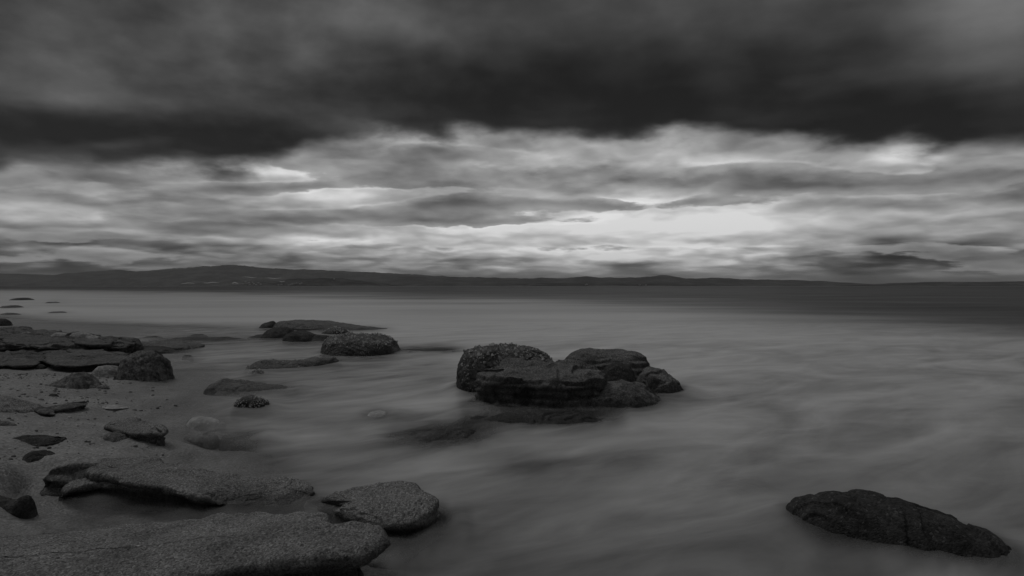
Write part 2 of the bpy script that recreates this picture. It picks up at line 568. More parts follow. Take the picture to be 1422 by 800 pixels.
def flat_mat(name, v, rough=0.8):
    m, t, b, out = new_mat(name)
    geo = t.node('ShaderNodeNewGeometry')
    n = t.noise(geo.outputs['Position'], 0.6, 3, 0.5)
    c = t.mix(n, v * 0.85, v * 1.15)
    t.l.new(t.vec(c, c, c), b.inputs['Base Color'])
    b.inputs['Roughness'].default_value = rough
    return m


M['whitewash'] = flat_mat("whitewashed_wall", 0.72)
M['rooftile'] = flat_mat("dull_roof_tile", 0.16)
M['field'] = flat_mat("bare_pale_field", 0.38)


def water_mat():
    """Sea smoothed by the surge: milky veil over the shallows, thinning to clear where it is only a film."""
    m, t, b, out = new_mat("milky_sea_water")
    geo = t.node('ShaderNodeNewGeometry')
    pos = geo.outputs['Position']
    at = t.node('ShaderNodeAttribute', attribute_name='veil')
    af = t.node('ShaderNodeAttribute', attribute_name='foam')
    veil, foam = at.outputs['Fac'], af.outputs['Fac']
    px, py, pz = t.xyz(pos)
    # wisps drawn out along the shore-bound surge
    rot = t.node('ShaderNodeMapping')
    rot.inputs['Rotation'].default_value = (0, 0, R(-42))
    t.l.new(pos, rot.inputs['Vector'])
    w1 = t.noise(t.v('MULTIPLY', rot.outputs[0], (0.36, 0.80, 0.0)), 1.0, 5, 0.5, 1.4)
    w2 = t.noise(t.v('MULTIPLY', rot.outputs[0], (1.1, 2.3, 0.0)), 1.0, 5, 0.5, 1.2)
    w3 = t.noise(t.v('MULTIPLY', pos, (0.06, 0.16, 0.0)), 1.0, 6, 0.55, 0.6)
    w4 = t.noise(t.v('MULTIPLY', pos, (0.5, 3.2, 0.0)), 1.0, 4, 0.55, 0.4)
    rad = t.v('LENGTH', pos)
    nearby = t.sstep(rad, 34.0, 7.0, 0.08, 1.0)
    s = t.m('MULTIPLY_ADD', t.m('SUBTRACT', w1, 0.5), t.m('MULTIPLY', nearby, 0.95), foam)
    s = t.m('MULTIPLY_ADD', t.m('SUBTRACT', w2, 0.5), t.m('MULTIPLY', nearby, 0.28), s)
    s = t.m('MULTIPLY_ADD', t.m('SUBTRACT', w3, 0.5), 0.55, s)
    s = t.m('MULTIPLY_ADD', t.m('SUBTRACT', w4, 0.5), t.sstep(rad, 60.0, 15.0, 0.0, 0.12), s)
    c = t.mix(t.sstep(s, -0.1, 1.15), 0.03, 0.74)
    t.l.new(t.vec(c, c, c), b.inputs['Base Color'])
    b.inputs['Roughness'].default_value = 0.42
    ac = t.node('ShaderNodeAttribute', attribute_name='chop')
    t.l.new(t.mix(ac.outputs['Fac'], 0.34, 0.015), b.inputs['Specular IOR Level'])
    bp = t.node('ShaderNodeBump')
    bp.inputs['Strength'].default_value = 0.25
    bp.inputs['Distance'].default_value = 0.05
    t.l.new(t.m('ADD', w2, w1), bp.inputs['Height'])
    t.l.new(bp.outputs[0], b.inputs['Normal'])
    tr = t.node('ShaderNodeBsdfTransparent')
    mx = t.node('ShaderNodeMixShader')
    # the veil is torn by the same wisps
    v2 = t.m('MULTIPLY_ADD', t.m('SUBTRACT', w2, 0.5), t.m('MULTIPLY', t.m('MULTIPLY', veil, t.m('SUBTRACT', 1.0, veil)), 2.4), veil, clamp=True)
    t.l.new(v2, mx.inputs[0])
    t.l.new(tr.outputs[0], mx.inputs[1])
    t.l.new(b.outputs[0], mx.inputs[2])
    t.l.new(mx.outputs[0], out.inputs['Surface'])
    return m


M['water'] = water_mat()

# ------------------------------------------------------------------ beach and sea bed
rings = np.concatenate([np.geomspace(0.4, 60, 330), np.geomspace(63, 30000, 60)])
fine = np.radians(np.arange(-52, 52.01, 0.16))
coarse = np.radians(np.arange(54, 306.01, 2.0))
angs = np.concatenate([fine, coarse])           # clockwise bearing from +Y, full circle
nA, nR = len(angs), len(rings)
RR, AA = np.meshgrid(rings, angs, indexing='ij')
PX, PY = (RR * np.sin(AA)).ravel(), (RR * np.cos(AA)).ravel()
disc_faces = grid_faces(nR, nA, wrap=True)[:, ::-1]

ctrl_px = [
    (-90, 520, .11), (0, 521, .09), (60, 524, .085), (130, 530, .07), (-90, 535, .16), (0, 540, .13), (190, 545, .035), (240, 550, .012), (300, 552, -.035), (-90, 560, .22), (0, 560, .17),
    (100, 560, .10), (180, 572, .055), (240, 585, .0), (300, 592, -.06), (0, 600, .20), (100, 600, .13), (180, 615, .085), (230, 628, .03), (290, 645, -.02), (-90, 650, .25),
    (0, 640, .19), (90, 630, .14), (160, 640, .10), (60, 665, .03), (110, 680, .0), (40, 690, -.02), (150, 712, -.07), (300, 712, -.07), (400, 705, -.06),
    (60, 722, -.03), (0, 735, .03), (-60, 700, .16), (200, 790, -.05), (400, 540, -.16), (300, 505, -.12), (250, 505, -.045), (500, 600, -.30), (430, 640, -.22), (600, 700, -.35),
    (800, 720, -.5), (1200, 760, -.6), (1200, 600, -.7), (700, 500, -.6), (900, 560, -.6), (400, 450, -.5), (150, 440, -.4), (0, 430, -.3), (0, 480, .02), (0, 465, -.02), (-90, 470, .03), (110, 495, .02), (180, 500, .0),
    (270, 478, -.09), (340, 575, -.12), (370, 610, -.18), (320, 620, -.1), (480, 700, -.2), (520, 640, -.28)]
cp = [tuple(unp(*q)) for q in ctrl_px]
cp += [(-3, 1, .34), (-6, 4, .4), (-8, 0, .5), (0, -3, .4), (3, -4, .0), (5, 0, -.5), (1.5, 1, -.3), (0, 1, .0), (-1, .5, .2), (-12, 9, .35), (-16, 16, .2), (-24, 26, 0.0), (-40, 40, -.3),
       (-20, -5, .8), (-5, -20, 1.0), (20, -20, .2), (20, 5, -1.2), (10, 30, -1.4), (-10, 45, -1.0), (0, 100, -2.5), (-60, 100, -2), (60, 60, -2.5), (0, 400, -5), (400, 0, -4), (-400, 100, 1), (0, 20000, -30), (20000, 0, -30),
       (-20000, 4000, -10), (0, -20000, 20)]
cp = np.array(cp)


def lp(x, y):
    r = np.hypot(x, y) + 0.25
    a = np.arctan2(x, y)
    return np.stack([np.log(r) * 1.2, np.sin(a) * 1.6, np.cos(a) * 1.6], -1)


CP = lp(cp[:, 0], cp[:, 1])


def ground_z(x, y):
    Q = lp(x, y)
    z = np.zeros(len(Q))
    for s in range(0, len(Q), 40000):
        q = Q[s:s + 40000]
        d2 = ((q[:, None, :] - CP[None]) ** 2).sum(-1)
        w = 1.0 / (d2 + 0.0006) ** 1.7
        z[s:s + 40000] = (w * cp[:, 2]).sum(1) / w.sum(1)
    P = np.stack([x, y, np.zeros_like(x)], -1)
    near = np.clip(1 - np.hypot(x, y) / 60, 0, 1)
    return z + near * (0.03 * fbm(P * 0.9, 4, 0.5, 11) + 0.012 * fbm(P * 6.0, 4, 0.55, 17))


GZ = ground_z(PX, PY)
gV = np.stack([PX, PY, GZ], -1)
link("beach", gV, disc_faces, M['sand'], kind='structure')


# ------------------------------------------------------------------ rock builders
def smooth1(a, k):
    if k < 1:
        return a
    ker = np.hanning(2 * k + 3)[1:-1]
    ker /= ker.sum()
    return np.convolve(np.pad(a, k, mode='edge'), ker, 'valid')


def roughen(V, F, amp, freq, seed, strata=0.0, ridge=0.5, octv=6, keep=None, facet=0.0):
    N = vnormals(V, F)
    if N[:, 2].sum() < 0:
        F = F[:, ::-1].copy()
        N = -N
    P = V * freq
    d = fbm(P, octv, 0.5, seed) * (1 - ridge) + ridge * (ridged(P * 0.8, octv, 0.52, seed + 40) - 0.7) * 0.6
    if facet:
        # broken planes: cell-like steps
        c = gnoise(P * 0.7, seed + 70)
        d = d + facet * (np.round(c * 4) / 4 - c) * 2.0
    if strata:
        zz = V[:, 2] * 26 + 1.2 * fbm(V * 1.3, 3, 0.5, seed + 9)
        side = 1 - np.abs(N[:, 2])
        d = d + strata * side * (np.abs((zz % 2) - 1) - 0.5) * 2
    V = V + N * (d * amp)[:, None]
    return V, F


def add_barnacles(parent, V, F, n, size, seed, zmin=0.12, nz=0.35, thr=0.0):
    rng = np.random.RandomState(seed)
    N = vnormals(V, F)
    if N[:, 2].sum() < 0:
        N = -N
    c = fbm(V * 5.0, 3, 0.5, seed + 3)
    ok = np.where((N[:, 2] > nz) & (V[:, 2] > zmin) & (c > thr))[0]
    if len(ok) < 5:
        return
    ids = rng.choice(ok, n)
    k = 6
    Vs, Fs = [], []
    base = 0
    for i in ids:
        nrm = N[i]
        t1 = np.cross(nrm, [0.3, 0.9, 0.2])
        t1 /= np.linalg.norm(t1)
        t2 = np.cross(nrm, t1)
        r = size * rng.uniform(0.5, 1.5)
        hh = r * rng.uniform(0.5, 1.1)
        p = V[i] + (t1 * rng.normal() + t2 * rng.normal()) * size * 1.2
        an = np.arange(k) * 2 * np.pi / k + rng.rand()
        ring = np.cos(an)[:, None] * t1 + np.sin(an)[:, None] * t2
        Vs += [p + ring * r - nrm * r * 0.5, p + ring * r * 0.45 + nrm * hh, (p + ring * r * 0.25 + nrm * hh * 0.55)]
        for a in (0, 1):
            for j in range(k):
                Fs.append((base + a * k + j, base + a * k + (j + 1) % k, base + (a + 1) * k + (j + 1) % k, base + (a + 1) * k + j))
        Fs.append((base + 2 * k, base + 2 * k + 1, base + 2 * k + 2, base + 2 * k + 3))
        Fs.append((base + 2 * k, base + 2 * k + 3, base + 2 * k + 4, base + 2 * k + 5))
        base += 3 * k
    link("barnacles", np.concatenate(Vs), np.array(Fs), M['shell'], parent=parent, kind='stuff', bed=False, smooth=False)


SEED = [100]


def on_ground(x, y, dz=0.0):
    """height of the sand seen at a pixel, plus dz"""
    z = 0.08
    for _ in range(4):
        p = unp(x, y, z)
        z = float(ground_z(p[:1], p[1:2])[0]) + dz
    return z


def boulder(name, sil, y0, depth, mat, label=None, cat='rock', group=None, parent=None, rp=0.5, qf=2.6, qb=2.4, plan=2.4, sink=0.22,
            amp=0.03, freq=5.0, res=0.012, strata=0.0, ridge=0.5, facet=0.3, sm=1, foot=0.0, barn=None, z0=0.0, skirt=0.0):
    """A rock from its skyline (px list, left foot to right foot), the level of its front foot and its real depth."""
    SEED[0] += 7
    seed = SEED[0]
    sil = np.array(sil, float)
    yl, yr = y0 if isinstance(y0, (tuple, list)) else (y0, y0)
    xa, xb = sil[0, 0], sil[-1, 0]

    def Yfront(x):
        t = (x - xa) / (xb - xa)
        yy = yl + (yr - yl) * t
        return (CAM_H - z0) * FPX / (yy - HOR)
    w = (xb - xa) / FPX * Yfront((xa + xb) / 2)
    n = int(np.clip(w / res, 24, 260))
    m = int(np.clip(depth * 2.2 / res, 20, 200))
    e = (xb - xa) * 0.035
    xs = np.linspace(xa - e, xb + e, n)
    ys = np.interp(xs, sil[:, 0], sil[:, 1])
    ys = smooth1(ys, sm)
    Yf = Yfront(xs)
    Yr = Yf + rp * depth
    X = (xs - CXP) / FPX * Yr
    Z = CAM_H - (ys - HOR) / FPX * Yr
    t = (xs - xs[0]) / (xs[-1] - xs[0]) * 2 - 1
    endf = np.clip((1 - np.abs(t)) / 0.07, 0, 1)
    zb = -sink + z0
    Z = zb + (np.maximum(Z, z0) - zb) * np.sqrt(endf * (2 - endf) + 1e-6)
    hd = np.maximum(1 - np.abs(t) ** plan, 0) ** (1 / plan)
    th = np.linspace(-np.pi / 2, np.pi / 2, m)
    q = np.where(th < 0, qf, qb)
    a = np.sign(th) * np.abs(np.sin(th)) ** (2 / q)
    hz = np.abs(np.cos(th)) ** (2 / q)
    dep = np.where(a < 0, rp, 1 - rp) * depth
    Yv = Yr[None, :] + (a * dep)[:, None] * hd[None, :]
    # a spreading foot under the water
    low = np.clip(1 - hz, 0, 1) ** 3
    Yv = Yv - (np.where(a < 0, 1, -0.4) * low * skirt)[:, None]
    Xv = np.repeat(X[None, :], m, 0)
    Zv = zb + (Z - zb)[None, :] * hz[:, None]
    V = np.stack([Xv, Yv, Zv], -1).reshape(-1, 3)
    F = grid_faces(m, n)
    V, F = roughen(V, F, amp, freq, seed, strata, ridge, facet=facet)
    o = link(name, V, F, mat, label, cat if parent is None else None, group, parent)
    if barn:
        add_barnacles(o if parent is None else o.parent, V, F, barn[0], barn[1], seed, *barn[2:])
    return o


def slab(name, outline, mat, label=None, cat='rock', group=None, parent=None, spine=None, zc=None, prof=None, amp=0.012, freq=6.0, res=0.012,
         strata=0.3, ridge=0.35, zb=-0.3, facet=0.2, jag=0.0, grit=0.0, chaikin=2, barn=None, rel=False):
    """A flat-topped rock from the outline of its top (px, px, height), with rounded lip, undercut face and buried foot."""
    SEED[0] += 7
    seed = SEED[0]
    if rel:
        outline = [(x, y, on_ground(x, y, z)) for x, y, z in outline]
    P = np.array([unp(*q) for q in outline])
    for _ in range(chaikin):
        Q = np.roll(P, -1, 0)
        P = np.stack([P * .75 + Q * .25, P * .25 + Q * .75], 1).reshape(-1, 3)
    L = np.linalg.norm(np.roll(P, -1, 0)[:, :2] - P[:, :2], axis=1)
    S = np.concatenate([[0], np.cumsum(L)])
    n = int(np.clip(S[-1] / res, 60, 900))
    s = np.linspace(0, S[-1], n, endpoint=False)
    PP = np.concatenate([P, P[:1]])
    P = np.stack([np.interp(s, S, PP[:, k]) for k in range(3)], -1)
    T = np.roll(P, -2, 0) - np.roll(P, 2, 0)
    nor = np.stack([T[:, 1], -T[:, 0]], -1)
    nor /= np.linalg.norm(nor, axis=1)[:, None] + 1e-9
    cen = P.mean(0)
    if ((P[:, :2] - cen[:2]) * nor).sum() < 0:
        nor = -nor
    if jag:
        P[:, :2] += nor * (jag * fbm(P * np.array([1, 1, 0]) * 3.5, 4, 0.5, seed + 5))[:, None]
    if spine is None:
        A = Bq = cen
    else:
        A, Bq = unp(*spine[0]), unp(*spine[1])
    AB = (Bq - A)[:2]
    if spine is None:
        C = np.repeat(cen[None, :2], n, 0)
    else:
        tt = np.clip(((P[:, :2] - A[:2]) @ AB) / (AB @ AB), 0, 1)
        C = A[:2] + tt[:, None] * AB
    if spine is None or rel:
        zcen = P[:, 2].mean() + 0.01 if zc is None else zc
    else:
        zcen = A[2] + tt * (Bq[2] - A[2])
    rows = []
    rad0 = smooth1(np.linalg.norm(P[:, :2] - C, axis=1), 6)
    prof = prof or [(-0.02, 0.0), (-0.06, 0.25), (-0.06, 0.45), (-0.035, 0.62), (0.0, 0.75), (0.004, 0.86), (-0.008, 0.95), (-0.03, 1.0)]
    # dense side wall
    pr = np.array(prof)
    zz = np.concatenate([[0], np.cumsum(np.hypot(np.diff(pr[:, 0]) * 3, np.diff(pr[:, 1])))])
    kk = int(np.clip((np.mean(P[:, 2]) - zb) / res * 1.3, 8, 60))
    q = np.linspace(0, zz[-1], kk)
    off = np.interp(q, zz, pr[:, 0])
    hz = np.interp(q, zz, pr[:, 1])
    for o_, h_ in zip(off, hz):
        xy = P[:, :2] + nor * np.maximum(o_, -0.32 * rad0)[:, None]
        rows.append(np.column_stack([xy, zb + (P[:, 2] - zb) * h_]))
    edge = P[:, :2] + nor * np.maximum(off[-1], -0.32 * rad0)[:, None]
    rad = np.linalg.norm(edge - C, axis=1)
    mi = int(np.clip(np.percentile(rad, 70) / res, 8, 140))
    for f in np.linspace(1, 0, mi + 1)[1:]:
        xy = C + (edge - C) * max(f, 0.004)
        z = zcen + (P[:, 2] - zcen) * f ** 1.25
        rows.append(np.column_stack([xy, z]))
    V = np.concatenate(rows)
    F = grid_faces(len(rows), n, wrap=True)
    V, F = roughen(V, F, amp, freq, seed, strata, ridge, facet=facet)
    if grit:
        N = vnormals(V, F)
        V = V + N * (grit * (fbm(V * 85, 2, 0.6, seed + 21) + 0.8 * np.maximum(gnoise(V * 60, seed + 30), 0)))[:, None]
    o = link(name, V, F, mat, label, cat if parent is None else None, group, parent)
    if barn:
        add_barnacles(o if parent is None else o.parent, V, F, barn[0], barn[1], seed, *barn[2:])
    return o


# ------------------------------------------------------------------ shore ledges on the left
FACE = [(-0.05, 0.0), (-0.10, 0.3), (-0.10, 0.5), (-0.07, 0.64), (-0.01, 0.78), (0.004, 0.88), (-0.008, 0.96), (-0.03, 1.0)]
DEEP = [(-0.16, 0.0), (-0.20, 0.3), (-0.19, 0.55), (-0.11, 0.70), (-0.015, 0.80), (0.006, 0.89), (-0.006, 0.96), (-0.03, 1.0)]
slab("rock_ledge", [(-160, 458, .27), (0, 455, .27), (60, 458, .29), (120, 463, .29), (165, 470, .26), (190, 475, .22), (178, 480, .24), (100, 480, .30), (0, 479, .32), (-160, 482, .33)],
     M['ledge'], "back tier of the dark shore ledge, the one carrying the small stones", spine=((-100, 470, .32), (140, 474, .28)), zc=.27, prof=FACE, res=.025, amp=.085, freq=2.0, jag=.16, strata=.8, facet=.9, zb=-.1)
slab("rock_ledge", [(-160, 482, .22), (0, 480, .22), (70, 482, .22), (150, 487, .21), (186, 493, .19), (174, 499, .18), (120, 499, .18), (60, 499, .19), (0, 502, .19), (-160, 507, .21)],
     M['ledge'], "middle tier of the shore ledge, smooth bare rock sloping to the front lip", spine=((-100, 496, .21), (140, 495, .20)), zc=.26, prof=FACE, res=.02, amp=.065, freq=2.2, jag=.12, strata=.8, facet=.9, zb=-.1)
slab("rock_ledge", [(-160, 498, .2), (0, 496, .2), (40, 497, .19), (54, 502, .17), (45, 506, .165), (20, 508, .16), (0, 507, .16), (-160, 510, .18)],
     M['ledge'], "low front ledge at the left picture edge, left of the small dark chock stone", spine=((-110, 504, .18), (30, 502, .18)), zc=.21, prof=DEEP, res=.018, amp=.035, freq=2.4, jag=.06, facet=.4, zb=-.02)
slab("rock_ledge", [(62, 492, .23), (110, 489, .23), (165, 492, .22), (184, 498, .20), (180, 503, .19), (140, 504, .185), (110, 507, .18), (80, 507, .18), (64, 501, .19)],
     M['ledge'], "front ledge with a sharp dark lip behind the pale round stone", spine=((85, 500, .2), (155, 498, .2)), zc=.235, prof=DEEP, res=.015, amp=.03, freq=2.6, jag=.06, facet=.4, zb=-.02)
slab("rock_ledge", [(92, 484, .27), (130, 486, .265), (166, 490, .25), (168, 492.5, .24), (130, 490.5, .24), (95, 488, .25)],
     M['ledge'], "thin raised plate of rock lying along the middle tier of the ledge", spine=((105, 486, .26), (155, 490, .25)), zc=.285, prof=FACE, zb=.1, res=.015, amp=.016, freq=4, jag=.03)
slab("rock_ledge", [(192, 477, .09), (212, 472, .12), (250, 471, .13), (275, 475, .10), (287, 481, .03), (262, 484, .03), (225, 484.5, .05), (198, 483, .07)],
     M['dark_grit'], "flat pointed tip of the shore ledge reaching out into the water", spine=((215, 479, .08), (262, 478, .08)), zc=.14, prof=FACE, res=.018, amp=.05, freq=2.4, jag=.10, facet=.4, zb=-.15)
slab("rock_ledge", [(150, 480, .12), (190, 480, .11), (240, 482, .07), (248, 487, .02), (200, 489, .04), (155, 488, .08)],
     M['dark'], "low dark shelf under the domed stone on the ledge", spine=((170, 485, .08), (225, 485, .06)), zc=.10, prof=FACE, res=.016, amp=.03, freq=2.6, jag=.06, zb=-.15)
slab("rock_ledge", [(4, 466, .36), (40, 464, .37), (84, 468, .36), (88, 474, .34), (60, 478, .32), (20, 478, .32), (2, 473, .34)],
     M['ledge'], "broken plate lying on the back tier at the left, behind the smooth middle tier", spine=((22, 472, .34), (68, 472, .34)), prof=DEEP, res=.018, amp=.035, freq=3, jag=.07, facet=.6, zb=.15)
slab("rock_ledge", [(100, 470, .35), (130, 469, .35), (158, 473, .33), (156, 478, .31), (125, 479, .31), (104, 476, .33)],
     M['ledge'], "smaller broken plate on the back tier just left of the domed stone", spine=((115, 474, .33), (145, 475, .32)), prof=DEEP, res=.018, amp=.03, freq=3, jag=.06, facet=.6, zb=.15)
boulder("rock", [(161, 480), (164, 473), (172, 468.5), (180, 467.5), (187, 469.5), (193, 477), (195, 480)], 483, .55, M['dark_grit'],
        "domed dark stone sitting on the outer end of the ledge", z0=.12, amp=.03, freq=4, res=.015, sink=.15)
for args in [
    ([(30, 466), (33, 462), (38, 461), (43, 463), (46, 467)], 468, .25, 'mottled', "small pale stone on the back ledge, first pale one from the left edge"),
    ([(45, 467), (50, 463.5), (56, 463), (62, 467)], 468, .25, 'dark', "small dark stone just right of the first pale one on the ledge"),
    ([(72, 467), (77, 462.5), (85, 462), (92, 464), (94, 467)], 468, .3, 'mottled', "mottled stone midway along the back ledge"),
    ([(91, 468), (94, 464), (99, 463), (102, 468)], 469, .2, 'dark', "small black stone wedged beside the pale stones on the ledge"),
    ([(98, 468), (103, 462), (112, 461), (122, 463), (129, 468)], 470, .4, 'mottled', "pale lumpy stone, largest of those on the back ledge"),
    ([(118, 472), (122, 467), (130, 465.5), (137, 468), (141, 473)], 474, .3, 'mottled', "pale rounded stone at the right end of the row on the ledge"),
    ([(143, 474), (150, 470), (158, 471), (162, 475)], 476, .3, 'dark_grit', "low dark stone between the row of pale stones and the domed stone")]:
    boulder("stone", args[0], args[1], args[2], M[args[3]], args[4], cat='stone', group="stones lying on the shore ledge", z0=.28, amp=.03, freq=6, res=.012, sink=.1)
boulder("stone", [(49, 513), (51, 507), (57, 506), (62, 509), (64, 514)], 515.5, .22, M['dark'], "small dark chock stone between two front ledges", cat='stone', z0=.06, amp=.012, freq=9, res=.012)
boulder("rock", [(-16, 451), (-8, 443), (2, 442.5), (9, 445), (13, 451)], 452, .7, M['dark'], "dark boulder at the left picture edge behind the ledge", z0=.02, amp=.04, freq=3, res=.03)

# far rocks out in the shallows
for s, y0, dp, mt, lab in [
    ([(22, 417), (26, 414.3), (32, 413.6), (37, 415), (39.5, 417)], 417.2, 3, 'dark', "farthest dark rock standing out of the misty water, upper left"),
    ([(67, 421), (70, 419.6), (74, 419.2), (79, 420.7)], 421.2, 2, 'brown', "tiny low rock in the far water, right of the farthest dark one"),
    ([(8, 427.5), (13, 424.5), (18, 423.8), (25, 427.3)], 428, 2, 'brown', "faint rounded rock awash near the left edge of the far water"),
    ([(70, 434.3), (77, 432.6), (84, 432.8), (90, 434.4)], 435, 1.4, 'brown', "faint rock just breaking the far water above the ledge stones"),
    ([(4, 437), (10, 434.6), (18, 434.8), (26, 437)], 437.8, 1.2, 'brown', "faint flat rock awash behind the edge boulder"),
    ([(194, 469.4), (203, 467.2), (214, 467), (224, 469.2)], 470, .6, 'reef', "thin dark rock awash just beyond the ledge tip"),
    ([(262, 466.5), (270, 464.3), (278, 464.2), (286, 466.4)], 467, .6, 'reef', "thin dark rock awash, farther out and right of the ledge tip"),
    ([(254, 495), (258, 493), (264, 493.2), (268, 495.3)], 496, .2, 'dark', "tiny dark stone alone in the water right of the big boulder")]:
    boulder("rock", s, y0, dp, M[mt], lab, group="small rocks out in the shallows", amp=.03, freq=2.5, res=.03, sink=.2, skirt=.15)
boulder("reef", [(215, 473.5), (245, 470), (280, 468.5), (310, 468.6), (338, 471)], 475, 1.6, M['reef'], "dark reef just under the surface beyond the ledge tip", amp=.05, freq=1.6, res=.04, skirt=.3)
boulder("reef", [(535, 489), (560, 485.6), (600, 484.4), (645, 485)], 490, 1.3, M['reef'], "dark reef awash between the barnacled rock and the large rock", amp=.05, freq=1.6, res=.04, skirt=.3)

# ------------------------------------------------------------------ beach rocks on the left
boulder("boulder", [(171, 527), (172, 512), (177, 500), (184, 493), (193, 489.5), (205, 489), (215, 491), (222, 496), (227, 504), (230, 514), (231, 523), (232, 530)], 535, .7, M['brown'],
        "big rounded boulder at the edge of the wet sand, tallest on the beach", cat='boulder', z0=.0, amp=.055, freq=4.2, res=.008, facet=1.2, ridge=.6, qf=2.5, qb=2.4, plan=3.5, sm=1)
boulder("stone", [(129, 523), (131, 515), (138, 509), (148, 507), (158, 509), (166, 514), (171, 523)], 527, .4, M['mottled'], "pale round stone lying against the front ledge beside the big boulder", cat='stone',
        z0=.05, amp=.02, freq=6, res=.009, qf=2.1)
boulder("stone", [(160, 523), (166, 518), (174, 518), (180, 522)], 526, .3, M['pale'], "small pale stone tucked between the round stone and the big boulder", cat='stone', z0=.03, amp=.015, freq=8, res=.009)
boulder("rock", [(66, 538), (72, 533), (82, 529), (92, 526), (99, 520), (112, 518), (121, 521), (128, 530), (136, 538)], 543, .6, M['brown'], "jagged brown rock with a pale top lying on the pebbly sand",
        z0=.06, amp=.04, freq=4.5, res=.01, ridge=.7, facet=.4, qf=2.0)
boulder("stone", [(132, 539), (138, 535.5), (147, 535.5), (152, 539)], 541, .2, M['brown'], "small dark flake of rock right of the jagged brown rock", cat='stone', z0=.05, amp=.012, freq=9, res=.01)
boulder("stone", [(67, 550), (71, 547), (77, 547), (81, 550)], 551.5, .12, M['dark'], "small dark stone alone on the sand in front of the jagged rock", cat='stone', z0=.09, amp=.008, freq=10, res=.008)
boulder("stone", [(240, 565), (242, 562.3), (245, 562.3), (247, 565)], 565.5, .06, M['dark'], "tiny black pebble alone on the smooth wet sand", cat='stone', z0=-.005, amp=.003, freq=14, res=.005)
boulder("rock", [(-90, 566), (-40, 553), (-5, 551), (20, 556), (38, 565), (54, 576)], 584, .7, M['sandstone'], "sandy hump of rock at the left picture edge below the ledges", z0=.12, amp=.03, freq=4, res=.012)
slab("rock_slab", [(60, 566, .03), (88, 561, .05), (116, 556, .07), (123, 558, .07), (112, 563, .06), (90, 567, .05), (68, 569, .03)], M['brown'], "thin tilted slab of rock with a dark front edge on the sand",
     rel=True, prof=FACE, res=.008, amp=.016, freq=7, jag=.04, zb=.02)
slab("rock_slab", [(45, 561, .02), (60, 561, .03), (74, 569, .04), (82, 574, .03), (68, 575, .03), (50, 570, .03)], M['brown'], "broken wedge of rock touching the left end of the thin tilted slab",
     rel=True, prof=FACE, res=.008, amp=.018, freq=7, jag=.04, zb=.02)
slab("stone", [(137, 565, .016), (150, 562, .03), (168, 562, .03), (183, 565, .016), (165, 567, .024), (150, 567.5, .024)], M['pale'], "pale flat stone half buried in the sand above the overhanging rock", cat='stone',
     rel=True, prof=FACE, res=.007, amp=.006, freq=10, jag=.02, zb=0)  # pale colour stands in for sky light glinting off a small puddle
boulder("rock", [(-30, 589), (-10, 584), (8, 585), (21, 590)], 593, .2, M['dark_grit'], "small dark rock at the left edge under the sandy hump", z0=.16, amp=.015, freq=8, res=.008)
slab("rock_slab", [(146, 588, .15), (162, 581, .17), (190, 579, .19), (215, 585, .20), (232, 591, .195), (235, 596, .185), (226, 601, .175), (205, 601, .165), (186, 599, .16), (166, 595, .145)], M['sandstone'],
     "overhanging block with a black hollow beneath its front edge", spine=((170, 588, .165), (215, 593, .19)), zc=.165, prof=DEEP, res=.007, amp=.022, freq=6, jag=.05, zb=-.06, grit=.002)
boulder("rock", [(136, 613), (146, 604), (160, 600), (176, 600), (186, 605), (197, 614), (210, 622)], 629, .45, M['dark_grit'], "rounded gritty rock under the overhanging block", z0=.02, amp=.03, freq=5, res=.007)
slab("rock_slab", [(6, 614, .014), (20, 606, .014), (60, 604, .014), (93, 603, .012), (97, 607, .024), (70, 614, .03), (30, 620, .032), (10, 620, .03)], M['dark'], "flat dark slab standing in for a shadowed recess in the sand near the left edge",
     spine=((25, 613, .15), (75, 609, .15)), rel=True, prof=FACE, res=.007, amp=.016, freq=6, jag=.05, zb=.0)  # dark material stands in for the shade of a recess in the sand
boulder("rock", [(29, 660), (33, 641), (43, 630), (58, 626.5), (73, 633), (83, 647), (87, 662)], 664, .35, M['dark'], "dark upright block at the back of the tidal hollow", z0=.0, amp=.03, freq=6, res=.006)
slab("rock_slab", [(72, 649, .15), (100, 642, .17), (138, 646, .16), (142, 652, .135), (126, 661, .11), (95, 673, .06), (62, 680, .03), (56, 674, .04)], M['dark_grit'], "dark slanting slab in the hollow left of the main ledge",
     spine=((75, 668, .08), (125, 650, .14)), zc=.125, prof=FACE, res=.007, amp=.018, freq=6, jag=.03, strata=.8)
boulder("rock", [(-90, 712), (-50, 692), (-15, 689), (4, 693), (16, 696), (26, 694), (32, 690), (38, 693), (42, 704), (43, 716)], 728, .3, M['dark'], "dark rock at the left picture edge beside the tide pool", z0=.0, amp=.02, freq=7, res=.006)

